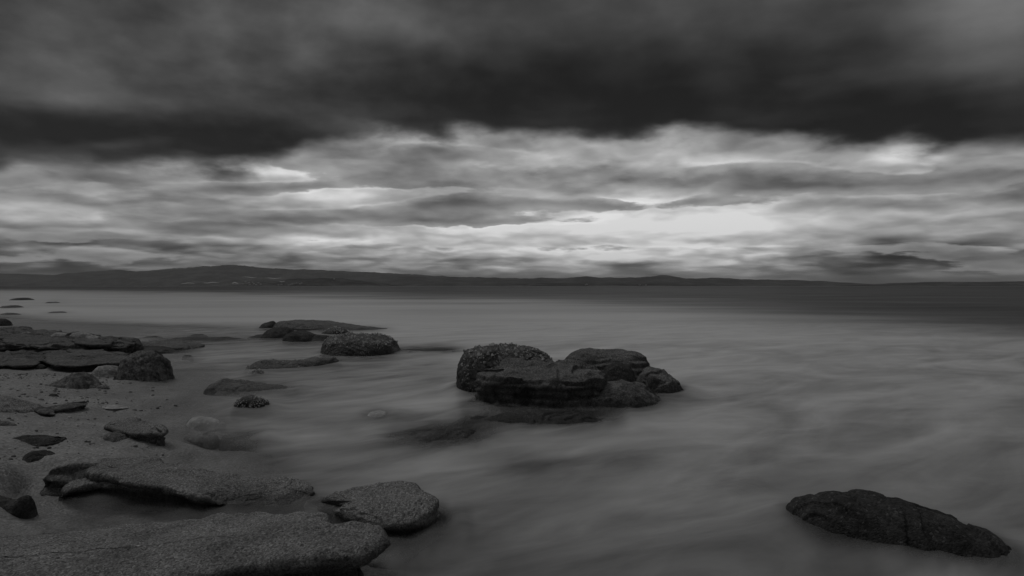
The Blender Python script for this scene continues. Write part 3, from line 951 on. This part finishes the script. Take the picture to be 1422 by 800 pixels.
# ------------------------------------------------------------------ foreground slabs
slab("rock_slab", [(84, 688, .045), (93, 681, .065), (108, 675, .085), (130, 670, .10), (165, 672, .105), (200, 675, .10), (250, 683, .09), (285, 692, .06), (305, 688, .05), (300, 668, .06), (220, 648, .07), (140, 648, .08), (105, 662, .09)], M['sandstone'],
     "lower dark tier jutting over the tide pool beneath the main sandy ledge", spine=((130, 662, .095), (260, 672, .09)), zc=.11, prof=DEEP, res=.005, amp=.018, freq=5, jag=.035, grit=.002, zb=-.10)
slab("rock_slab", [(120, 652, .14), (125, 640, .13), (160, 634, .125), (220, 636, .12), (262, 641, .12), (285, 651, .125), (302, 660, .10), (350, 657, .105), (400, 661, .10), (432, 670, .08), (442, 680, .06), (430, 690, .045),
                   (390, 697, .03), (335, 701, .03), (300, 698, .05), (278, 688, .10), (252, 678, .125), (225, 673, .14), (190, 668, .155), (150, 663, .16), (128, 661, .155)], M['sandstone'],
     "long sandy ledge above the tide pool, lit top and deep black undercut", spine=((170, 652, .13), (390, 678, .08)), zc=.14, prof=DEEP, res=.005, amp=.026, freq=4, jag=.065, grit=.002, zb=-.10)
BLUNT = [(0.16, 0.0), (0.08, 0.35), (0.015, 0.6), (-0.01, 0.75), (0.0, 0.88), (-0.008, 0.95), (-0.035, 1.0)]
slab("rock_slab", [(440, 700, .03), (455, 688, .075), (474, 680, .12), (497, 674, .15), (524, 668.5, .175), (552, 666.5, .185), (581, 669, .18), (598, 678, .165), (606, 690, .15), (608, 702, .13), (596, 710, .12), (580, 718, .105), (560, 726, .10),
                   (535, 726, .10), (505, 718, .105), (480, 712, .105), (458, 710, .07)], M['sandstone'],
     "rounded sandy block at the water edge behind the nearest slab", spine=((492, 698, .125), (570, 690, .165)), zc=.17, prof=BLUNT, res=.005, amp=.03, freq=3.4, jag=.05, grit=.002, zb=-.2, strata=.3, facet=.2)
slab("rock_slab", [(-420, 760, .2), (-200, 747, .12), (0, 740, .06), (100, 737, .06), (200, 729, .085), (270, 721, .12), (320, 713, .16), (370, 708, .19), (430, 712, .20), (460, 716, .205), (470, 724, .20), (500, 722, .21), (526, 731, .21),
                   (532, 742, .20), (522, 755, .185), (480, 765, .18), (420, 772, .175), (370, 778, .17), (300, 789, .16), (260, 803, .15), (200, 822, .14), (100, 850, .13), (-120, 870, .13), (-420, 860, .16)], M['sandstone'],
     "nearest broad gritty slab filling the bottom left corner", spine=((-250, 800, .17), (430, 738, .19)), zc=.20, prof=DEEP, res=.0045, amp=.03, freq=3.0, jag=.06, grit=.002, zb=-.16, ridge=.55)

# ------------------------------------------------------------------ rocks standing in the water
boulder("rock", [(361, 455), (367, 449), (374, 446), (381, 446), (387, 455)], 457, .8, M['dark'], "small dark peaked rock at the back left of the offshore cluster", amp=.05, freq=3, res=.025)
boulder("rock", [(381, 455), (388, 446.5), (410, 444.5), (450, 446), (480, 450), (505, 453.5), (536, 457)], 460, 1.8, M['dark_grit'], "long low rock along the back of the offshore cluster", amp=.05, freq=2.2, res=.03, strata=.4)
boulder("rock", [(346, 468), (368, 464), (374, 458), (385, 455.5), (396, 455), (404, 458), (410, 467)], 471, 1.1, M['dark'], "dark rounded rock with a low tail, left of the offshore cluster", amp=.05, freq=3, res=.022)
boulder("rock", [(396, 472), (401, 463), (413, 460), (428, 461), (440, 465), (446, 472)], 476, 1.0, M['dark'], "dark flat-topped rock in front of the rounded one with a tail", amp=.05, freq=3, res=.022, qf=3.2)
boulder("rock", [(422, 473), (440, 465.5), (456, 466.5), (468, 473)], 476, .8, M['dark'], "low dark rock filling the gap beside the big barnacled rock", amp=.04, freq=3, res=.022)
boulder("rock", [(446, 463), (458, 456), (470, 453.8), (480, 457.5), (486, 463)], 465, .8, M['barnacled'], "small barnacled rock behind the big barnacled one", amp=.04, freq=3, res=.022, barn=(90, .022, .05))
boulder("rock", [(450, 490), (454, 475), (462, 467), (480, 464.5), (505, 464.5), (530, 466.5), (545, 473), (551, 483), (555, 491)], 496, 1.6, M['barnacled'], "big flat-topped rock with pale barnacles across its top, right end of the offshore cluster",
        amp=.05, freq=2.6, res=.016, qf=3.4, qb=3, rp=.55, barn=(420, .020, .2, .55, -.1), skirt=.15)
boulder("rock", [(345, 508), (358, 502), (380, 500.5), (410, 501), (430, 498), (450, 495), (462, 496.5), (471, 505)], (517, 509), .9, M['dark_grit'], "long flat gritty rock lying in front of the offshore cluster", amp=.035, freq=3.5, res=.014, skirt=.1, barn=(60, .014, .03))
boulder("stone", [(344, 520), (347, 515), (355, 512.5), (363, 515), (367, 520)], 523, .25, M['mottled'], "small barnacled stone at the left foot of the long flat gritty rock", cat='stone', amp=.02, freq=7, res=.01, barn=(60, .012, .01))
boulder("rock", [(288, 541), (298, 532), (311, 528), (330, 531), (350, 533), (378, 537), (412, 541)], 546, .75, M['dark_grit'], "low flat rock awash left of centre, trailing off to the right", amp=.05, freq=4, res=.013, skirt=.2)
boulder("stone", [(284, 543), (288, 539), (296, 538.5), (304, 543)], 546, .22, M['dark'], "small dark stone at the left end of the low flat rock awash", cat='stone', amp=.015, freq=7, res=.01)
boulder("stone", [(327, 568), (330, 556), (337, 549.5), (349, 549.5), (361, 553), (371, 560), (376, 568)], 572.5, .36, M['barnacled'], "black wedge-shaped stone speckled with barnacles, alone in the shallows", cat='stone',
        amp=.03, freq=6, res=.007, facet=.5, barn=(170, .009, .015, -.2, -.3))
boulder("stone", [(261, 588), (267, 580.5), (278, 577.5), (292, 580), (303, 585), (311, 590)], 592, .26, M['pale'], "pale smooth stone half under water near the overhanging block", cat='stone', amp=.015, freq=6, res=.008, skirt=.0)
boulder("stone", [(257, 607), (270, 602.5), (285, 599), (297, 600), (304, 605)], 609, .22, M['mottled'], "grey stone awash in front of the pale smooth stone", cat='stone', amp=.025, freq=6, res=.008, skirt=.0)
boulder("stone", [(310, 609), (328, 606.5), (348, 606), (360, 609)], 611, .3, M['reef'], "faint submerged stone right of the grey stone awash", cat='stone', amp=.02, freq=5, res=.01, skirt=.1)
boulder("stone", [(506, 581), (514, 573), (525, 570), (536, 572.5), (545, 581)], 584, .4, M['pale'], "pale domed stone alone in the milky water, left of the large rock", cat='stone', amp=.012, freq=5, res=.01, skirt=.12)
boulder("reef", [(538, 614), (568, 604), (608, 600), (650, 601), (676, 608), (694, 616)], 640, 1.3, M['reef'], "drowned rock showing through the milky water below the large rock", z0=-.09, amp=.06, freq=3.2, res=.012, skirt=.2, qb=1.5, rp=.4)
boulder("reef", [(690, 664), (712, 656), (735, 655), (760, 662)], 676, .5, M['reef'], "faint drowned rock farther right in the milky foreground water", z0=-.11, amp=.04, freq=3.2, res=.012, skirt=.2)

FOOT = [(0.60, 0.0), (0.34, 0.25), (0.15, 0.42), (0.06, 0.52), (0.0, 0.64), (-0.02, 0.75), (0.0, 0.86), (0.0, 0.93), (-0.04, 1.0)]
big = slab("sea_rock", [(662, 521, .32), (668, 511, .39), (700, 500, .44), (740, 498, .45), (775, 500, .42), (800, 502, .41), (832, 508, .385), (841, 519, .34), (836, 526, .32), (800, 529.5, .31), (760, 528, .31), (710, 526, .315), (680, 525, .315)],
           M['dark_grit'], "large broad rock in the middle of the water with shelf, crown and knobs", spine=((700, 512, .385), (805, 515, .37)), zc=.38, prof=FOOT, res=.010, amp=.085, freq=2.3, jag=.05, zb=-.4, strata=.35, facet=.9, ridge=.5)
boulder("crown", [(638, 530), (640, 499), (645, 489), (656, 484.5), (675, 482), (694, 481.5), (712, 481), (732, 483.5), (747, 486.5), (759, 493), (768, 506), (772, 530)], 549, 1.15, M['barnacled'], parent=big,
        amp=.055, freq=3.2, res=.012, ridge=.65, facet=.7, qf=3.3, qb=3.2, plan=3.2, sink=.35, barn=(260, .017, .28, .25, -.1))
boulder("back_block", [(779, 525), (784, 502), (796, 492), (810, 485.5), (840, 484.5), (860, 486.5), (880, 488.5), (892, 492), (897, 502), (900, 527)], 547, 1.0, M['dark_grit'], parent=big,
        amp=.045, freq=3, res=.012, qf=2.6, sink=.35, strata=.4)
boulder("knob", [(834, 535), (840, 511), (849, 505), (862, 503.5), (873, 507), (879, 516), (883, 535)], 561, .6, M['dark'], parent=big, amp=.035, freq=4, res=.01, sink=.35)
boulder("flank", [(770, 564), (800, 542), (835, 531), (865, 527), (890, 535), (915, 551)], 572, 1.0, M['dark_grit'], parent=big, qf=3.2, facet=.9, amp=.06, freq=2.6, res=.012, sink=.35, skirt=.2)
boulder("skirt", [(872, 538), (884, 516), (900, 511), (918, 515), (934, 526), (952, 541)], 551, .9, M['dark_grit'], parent=big, facet=.9, qf=3, amp=.055, freq=3.2, res=.013, sink=.35, skirt=.2)
boulder("apron", [(650, 583), (680, 575), (740, 572), (800, 575), (865, 584)], 596, .9, M['dark'], parent=big, amp=.06, freq=3, res=.013, sink=.35, skirt=.25, qb=1.7, facet=.6)

boulder("rock", [(1101, 730), (1104, 708), (1111, 698), (1124, 694.5), (1140, 694), (1152, 688), (1163, 685.5), (1172, 687), (1180, 690), (1205, 688.5), (1224, 689.5), (1240, 694.5), (1255, 697), (1280, 707), (1315, 719), (1345, 730), (1368, 737),
                 (1382, 745), (1390, 755), (1393, 764), (1395, 778)], (758, 806), .56, M['dark'], "long black rock sloping into the water at the lower right", amp=.03, freq=4.2, res=.006, qf=2.2, plan=4, sink=.3, skirt=.14, facet=.9, ridge=.6)


# ------------------------------------------------------------------ pebbles strewn on the sand
def add_pebbles():
    rng = np.random.RandomState(8)
    k = 7
    Vs, Fs, base = [], [], 0
    for i in range(1300):
        x = rng.uniform(-80, 235) if i < 600 else rng.uniform(-80, 150)
        y = rng.uniform(524, 640) if i < 480 else 519 + 45 * rng.rand() ** 1.8
        p = unp(x, y, .09)
        p = unp(x, y, float(ground_z(p[:1], p[1:2])[0]))
        gz = float(ground_z(p[:1], p[1:2])[0])
        if gz < 0.015:
            continue
        r = .005 + .017 * rng.rand() ** 4
        a = np.arange(k) * 2 * np.pi / k + rng.rand()
        rr = r * rng.uniform(.75, 1.2, k)
        ell = rng.uniform(.6, 1)
        c = np.column_stack([np.cos(a) * rr, np.sin(a) * rr * ell])
        hh = r * rng.uniform(.5, 1.0)
        rows = [np.column_stack([p[0] + c[:, 0] * f, p[1] + c[:, 1] * f, np.full(k, gz + z * hh)]) for f, z in ((.85, -.5), (1, .1), (.72, .75), (.1, 1))]
        Vs += rows
        for q in range(3):
            for j in range(k):
                Fs.append((base + q * k + j, base + q * k + (j + 1) % k, base + (q + 1) * k + (j + 1) % k, base + (q + 1) * k + j))
        base += 4 * k
    link("gravel", np.concatenate(Vs), np.array(Fs), M['gravel'], "loose small pebbles strewn over the sand on the left", "gravel", kind='stuff', bed=False)


def gravel_mat():
    m, t, b, out = new_mat("loose_pebble")
    geo = t.node('ShaderNodeNewGeometry')
    g = t.mix(t.m('POWER', geo.outputs['Random Per Island'], 1.6), 0.07, 0.40)
    n = t.noise(geo.outputs['Position'], 120.0, 3, 0.5)
    g = t.m('MULTIPLY', g, t.mix(n, 0.8, 1.2))
    t.l.new(t.vec(g, g, g), b.inputs['Base Color'])
    b.inputs['Roughness'].default_value = 0.75
    return m


M['gravel'] = gravel_mat()
add_pebbles()


# ------------------------------------------------------------------ far shore
HILLS = []


def ridge_line(pts, dist, deep, seed, base=-2.0, rough=1.0):
    """One range of hills from its skyline (px), standing 'dist' metres out and 'deep' metres thick."""
    pts = np.array(pts, float)
    n = int((pts[-1, 0] - pts[0, 0]) / 1.2)
    xs = np.linspace(pts[0, 0], pts[-1, 0], n)
    ys = smooth1(np.interp(xs, pts[:, 0], pts[:, 1]), 4)
    nz = np.stack([xs * 0.11, np.full(n, seed * 3.7), np.zeros(n)], -1)
    ys = ys - np.clip((HOR - ys) / 10, 0, 1) * (0.9 * fbm(nz * 0.5, 5, 0.6, seed + 60) + 0.25)
    m = 26
    a = np.linspace(-1, 1, m)
    V = np.zeros((m, n, 3))
    zt = np.maximum((HOR - ys) / FPX * dist + CAM_H, 0)
    for i, k in enumerate(a):
        V[i, :, 0] = (xs - CXP) / FPX * dist
        V[i, :, 1] = dist + k * deep
        f = np.clip(1 - abs(k), 0, 1) ** 0.8
        V[i, :, 2] = base + (zt - base) * f
    V = V.reshape(-1, 3)
    P = V.copy()
    P[:, 2] = 0
    hgt = (V[:, 2] - base)
    spur = ridged(P / (deep * 0.55), 5, 0.5, seed) - 0.6
    nf = np.tile(np.linspace(-1, 1, m)[:, None], (1, n)).ravel()
    V[:, 2] += hgt * rough * (0.10 * spur * np.clip(1 - np.abs(nf + .0) * 0.0, 0, 1) * (np.abs(nf) > 0.1) + 0.035 * fbm(P / 70, 3, 0.5, seed + 5))
    return V, grid_faces(m, n)


def add_hills():
    far = [(-500, 386), (-200, 382), (0, 379.5), (50, 381), (80, 382), (110, 379), (140, 377), (165, 374.5), (190, 377.5), (215, 375.5), (240, 373), (270, 372), (300, 369.5),
           (325, 367.5), (345, 369.5), (370, 372), (400, 374), (430, 374.5), (460, 376), (510, 377.5), (550, 380), (600, 383), (650, 386), (720, 391), (760, 397)]
    mid = [(520, 397), (560, 384), (600, 385.5), (640, 384.5), (680, 385.5), (740, 386.5), (790, 386), (808, 383.5), (825, 385), (860, 386), (890, 384.5), (905, 383.5), (920, 381), (935, 383.5), (950, 387),
           (965, 387), (980, 386), (1000, 386), (1040, 388), (1100, 389), (1150, 391), (1175, 393), (1200, 396), (1210, 397)]
    near = [(330, 397), (360, 393), (390, 390), (405, 386.5), (425, 387.5), (440, 387), (470, 386.5), (500, 390), (530, 393), (545, 397)]
    near2 = [(690, 397), (740, 393), (800, 393.5), (900, 394), (980, 395), (1040, 397)]
    right = [(1190, 396.5), (1240, 393.5), (1280, 392), (1340, 391.5), (1422, 391), (1600, 389), (1900, 390), (2000, 396)]
    for nm, pts, d, dp, sd in (("hills", far, 13500, 2200, 1), ("hills", mid, 10500, 1500, 2), ("hills", right, 7800, 900, 3), ("hills", near, 6200, 650, 4), ("hills", near2, 6600, 500, 5)):
        V, F = ridge_line(pts, d, dp, sd)
        N = vnormals(V, F)
        if N[:, 2].sum() < 0:
            F = F[:, ::-1].copy()
        HILLS.append((V, F))
        link(nm, V, F, M['hill'], kind='structure', bed=False)


add_hills()

# ------------------------------------------------------------------ village and pale fields on the far slopes
def add_village():
    off, Vs, Fs = 0, [], []
    for V, F in HILLS:
        Vs.append(V)
        Fs.append(F + off)
        off += len(V)
    bvh = BVHTree.FromPolygons(np.concatenate(Vs).tolist(), np.concatenate(Fs).tolist())
    eye = Vector((0, 0, CAM_H))

    def hit(x, y):
        d = Vector(((x - CXP) / FPX, 1.0, -(y - HOR) / FPX)).normalized()
        r = bvh.ray_cast(eye, d)
        return r[0]
    for (x0, x1, y, hh) in [(252, 270, 393.6, 1.0), (283, 304, 392.8, 1.1), (322, 331, 393.2, 1.6), (336, 357, 385.2, .8), (368, 391, 386.6, 1.0), (388, 396, 391.5, .9)]:
        n = 14
        rows = []
        for k in range(4):
            row = []
            for j in range(n):
                s = j / (n - 1)
                w = math.sin(math.pi * min(max(s, .04), .96)) ** .4
                p = hit(x0 + (x1 - x0) * s, y + .5 * math.sin(s * 7 + x0) + (k / 3 - .5) * hh * w)
                row.append((p.x, p.y - 4, p.z + 3) if p else None)
            rows.append(row)
        if any(q is None for r in rows for q in r):
            continue
        V = np.array(rows).reshape(-1, 3)
        F = grid_faces(4, n)
        if vnormals(V, F)[:, 2].sum() < 0:
            F = F[:, ::-1].copy()
        link("field", V, F, M['field'], kind='structure', bed=False)
    rng = random.Random(5)
    wall = [(-9, -6, 0), (9, -6, 0), (9, 6, 0), (-9, 6, 0), (-9, -6, 9), (9, -6, 9), (9, 6, 9), (-9, 6, 9), (-9, 0, 13), (9, 0, 13)]
    wf = [(0, 1, 5, 4), (2, 3, 7, 6), (1, 2, 6, 5), (3, 0, 4, 7)]
    wm = bpy.data.meshes.new("wall")
    wm.from_pydata(wall, [], wf + [(4, 7, 8), (5, 9, 6)])
    wm.materials.append(M['whitewash'])
    rm = bpy.data.meshes.new("roof")
    rv = [(-10, -7, 8.6), (10, -7, 8.6), (10, 0, 13.4), (-10, 0, 13.4), (10, 7, 8.6), (-10, 7, 8.6), (-10, -7, 9.2), (10, -7, 9.2), (10, 0, 14), (-10, 0, 14), (10, 7, 9.2), (-10, 7, 9.2)]
    rm.from_pydata(rv, [], [(6, 7, 8, 9), (9, 8, 10, 11), (1, 0, 3, 2), (2, 3, 5, 4), (0, 1, 7, 6), (4, 5, 11, 10), (1, 2, 8, 7), (2, 4, 10, 8), (3, 0, 6, 9), (5, 3, 9, 11)])
    rm.materials.append(M['rooftile'])
    proto = bpy.data.objects.new("house", wm)
    COL.objects.link(proto)
    proto['label'] = "tiny white gabled house on the far wooded shore"
    proto['category'] = "house"
    proto['group'] = "white houses of the village across the water"
    roof = bpy.data.objects.new("roof", rm)
    COL.objects.link(roof)
    roof.parent = proto
    spots = [(341, 391.5), (346, 393), (347, 395.6), (351, 392.4), (353, 394.4), (356, 395.8), (359, 393.2), (362, 395), (337, 394.6), (387, 395.8), (391, 395.6), (403, 395.8), (406, 394.8), (409, 394.2), (412, 393.6), (417, 394.6), (419, 393.2), (401, 396.2),
             (813, 396.0), (815, 395.4), (888, 396.0), (897, 396.1), (464, 387.6)]
    for i, (x, y) in enumerate(spots):
        p = hit(x, y)
        if p is None:
            continue
        if i == 0:
            o = proto
        else:
            o = proto.copy()
            COL.objects.link(o)
            r = roof.copy()
            COL.objects.link(r)
            r.parent = o
        o.location = (p.x, p.y - 5, p.z - 1)
        s = rng.uniform(.7, 1.25) * p.y / 8500
        o.scale = (s, s, s)
        o.rotation_euler = (0, 0, rng.uniform(-.6, .6))


add_village()


# ------------------------------------------------------------------ water
def add_water():
    off, Vs, Fs = 0, [], []
    for V, F in BED:
        c = V.mean(0)
        Vs.append(V)
        Fs.append(F + off)
        off += len(V)
    Va, Fa = np.concatenate(Vs), np.concatenate(Fs)
    keep = (np.hypot(Va[Fa[:, 0], 0], Va[Fa[:, 0], 1]) < 75) & (Va[Fa].max(1)[:, 2] > -0.75)
    Fa = Fa[keep]
    used = np.unique(Fa)
    remap = np.zeros(len(Va), int)
    remap[used] = np.arange(len(used))
    bvh = BVHTree.FromPolygons(Va[used].tolist(), remap[Fa].tolist())
    dist = np.full(len(PX), 1.0)
    depth = np.full(len(PX), 1.0)
    steep = np.zeros(len(PX))
    near = np.where((np.hypot(PX, PY) < 70) & (PY > 0.3))[0]
    down = Vector((0, 0, -1))
    for i in near:
        r = bvh.find_nearest((PX[i], PY[i], 0.0), 0.9)
        if r[3] is not None:
            dist[i] = r[3]
            steep[i] = min(max((0.75 - abs(r[1].z)) / 0.35, 0), 1)
        r = bvh.ray_cast((PX[i], PY[i], 1.5), down, 2.4)
        if r[0] is not None:
            depth[i] = max(-r[0].z, 0)
    # the surge climbs a little where it meets a standing rock
    Z = (0.012 * np.exp(-(dist / 0.08) ** 2) + 0.065 * steep * np.exp(-(dist / 0.17) ** 2)) * (np.hypot(PX, PY) < 25)
    G = Z.reshape(nR, nA)
    for _ in range(8):
        G = (np.roll(G, 1, 1) + 2 * G + np.roll(G, -1, 1)) / 4
        G[1:-1] = (G[:-2] + 2 * G[1:-1] + G[2:]) / 4
    Z = G.ravel()
    P = np.stack([PX, PY, np.zeros_like(PX)], -1)
    nr = np.hypot(PX, PY)
    Z += 0.006 * fbm(P * 0.7, 3, 0.5, 77) * (nr < 60)
    d0 = 0.09 + 0.001 * nr
    veil = 1 - np.exp(-(dist / d0) ** 1.4)
    deep = np.clip((depth - 0.02) / 0.15, 0, 1)
    veil = np.maximum(veil, 0.86 * deep * deep * (3 - 2 * deep))
    veil[depth <= 0] = 0.0
    G = np.clip(veil, 0.0, 1).reshape(nR, nA)
    for _ in range(14):
        G = (np.roll(G, 1, 1) + 2 * G + np.roll(G, -1, 1)) / 4
        G[1:-1] = (G[:-2] + 2 * G[1:-1] + G[2:]) / 4
    veil = G.ravel()
    # how much foam and stirred-up silt the water carries: dense over the inner shallows, little out at sea
    r = np.maximum(nr, 0.5)
    bound = np.interp(AA.ravel(), np.radians([-60, -38, -20, 0, 10, 20, 28, 37, 50]), np.log([400, 260, 120, 62, 46, 36, 29, 22, 18]))
    foam = 0.50 + 0.22 * np.exp(-((np.log(r) - 3.1) / 0.9) ** 2) + 0.10 * np.clip((np.log(r) - 3.3) / 1.0, 0, 1)
    wob = 0.35 * fbm(P * np.array([0.03, 0.09, 0]), 4, 0.5, 91)
    sea = 1 / (1 + np.exp(-(np.log(r) + wob - bound) / 0.16))
    foam = foam * (1 - sea) + 0.10 * sea
    chop = np.clip(np.maximum(sea, (np.log(r) - 5.0) / 0.6), 0, 1)
    foam = foam * (1 - 0.22 * np.exp(-((np.log(r) - 1.3) / 0.5) ** 2))
    V = np.stack([PX, PY, Z], -1)
    o = link("water", V, disc_faces, M['water'], kind='structure', bed=False)
    for nm, arr in (('veil', veil), ('foam', foam), ('chop', chop)):
        a = o.data.attributes.new(nm, 'FLOAT', 'POINT')
        a.data.foreach_set('value', arr.astype(np.float32))


add_water()


# ------------------------------------------------------------------ sea haze
def add_haze():
    m = bpy.data.materials.new("sea_haze")
    m.use_nodes = True
    m.node_tree.nodes.clear()
    t = NT(m.node_tree)
    out = t.node('ShaderNodeOutputMaterial')
    pv = t.node('ShaderNodeVolumePrincipled')
    pv.inputs['Color'].default_value = (.8, .8, .8, 1)
    pv.inputs['Density'].default_value = 3.6e-5
    t.l.new(pv.outputs[0], out.inputs['Volume'])
    x, y0, y1, z0, z1 = 32000, -32000, 32000, -60, 420
    V = [(-x, y0, z0), (x, y0, z0), (x, y1, z0), (-x, y1, z0), (-x, y0, z1), (x, y0, z1), (x, y1, z1), (-x, y1, z1)]
    F = [(0, 3, 2, 1), (4, 5, 6, 7), (0, 1, 5, 4), (1, 2, 6, 5), (2, 3, 7, 6), (3, 0, 4, 7)]
    me = bpy.data.meshes.new("haze")
    me.from_pydata(V, [], F)
    me.materials.append(m)
    o = bpy.data.objects.new("haze", me)
    COL.objects.link(o)
    o['kind'] = 'stuff'
    o['label'] = "thin sea haze hanging over the water before the far hills"


add_haze()
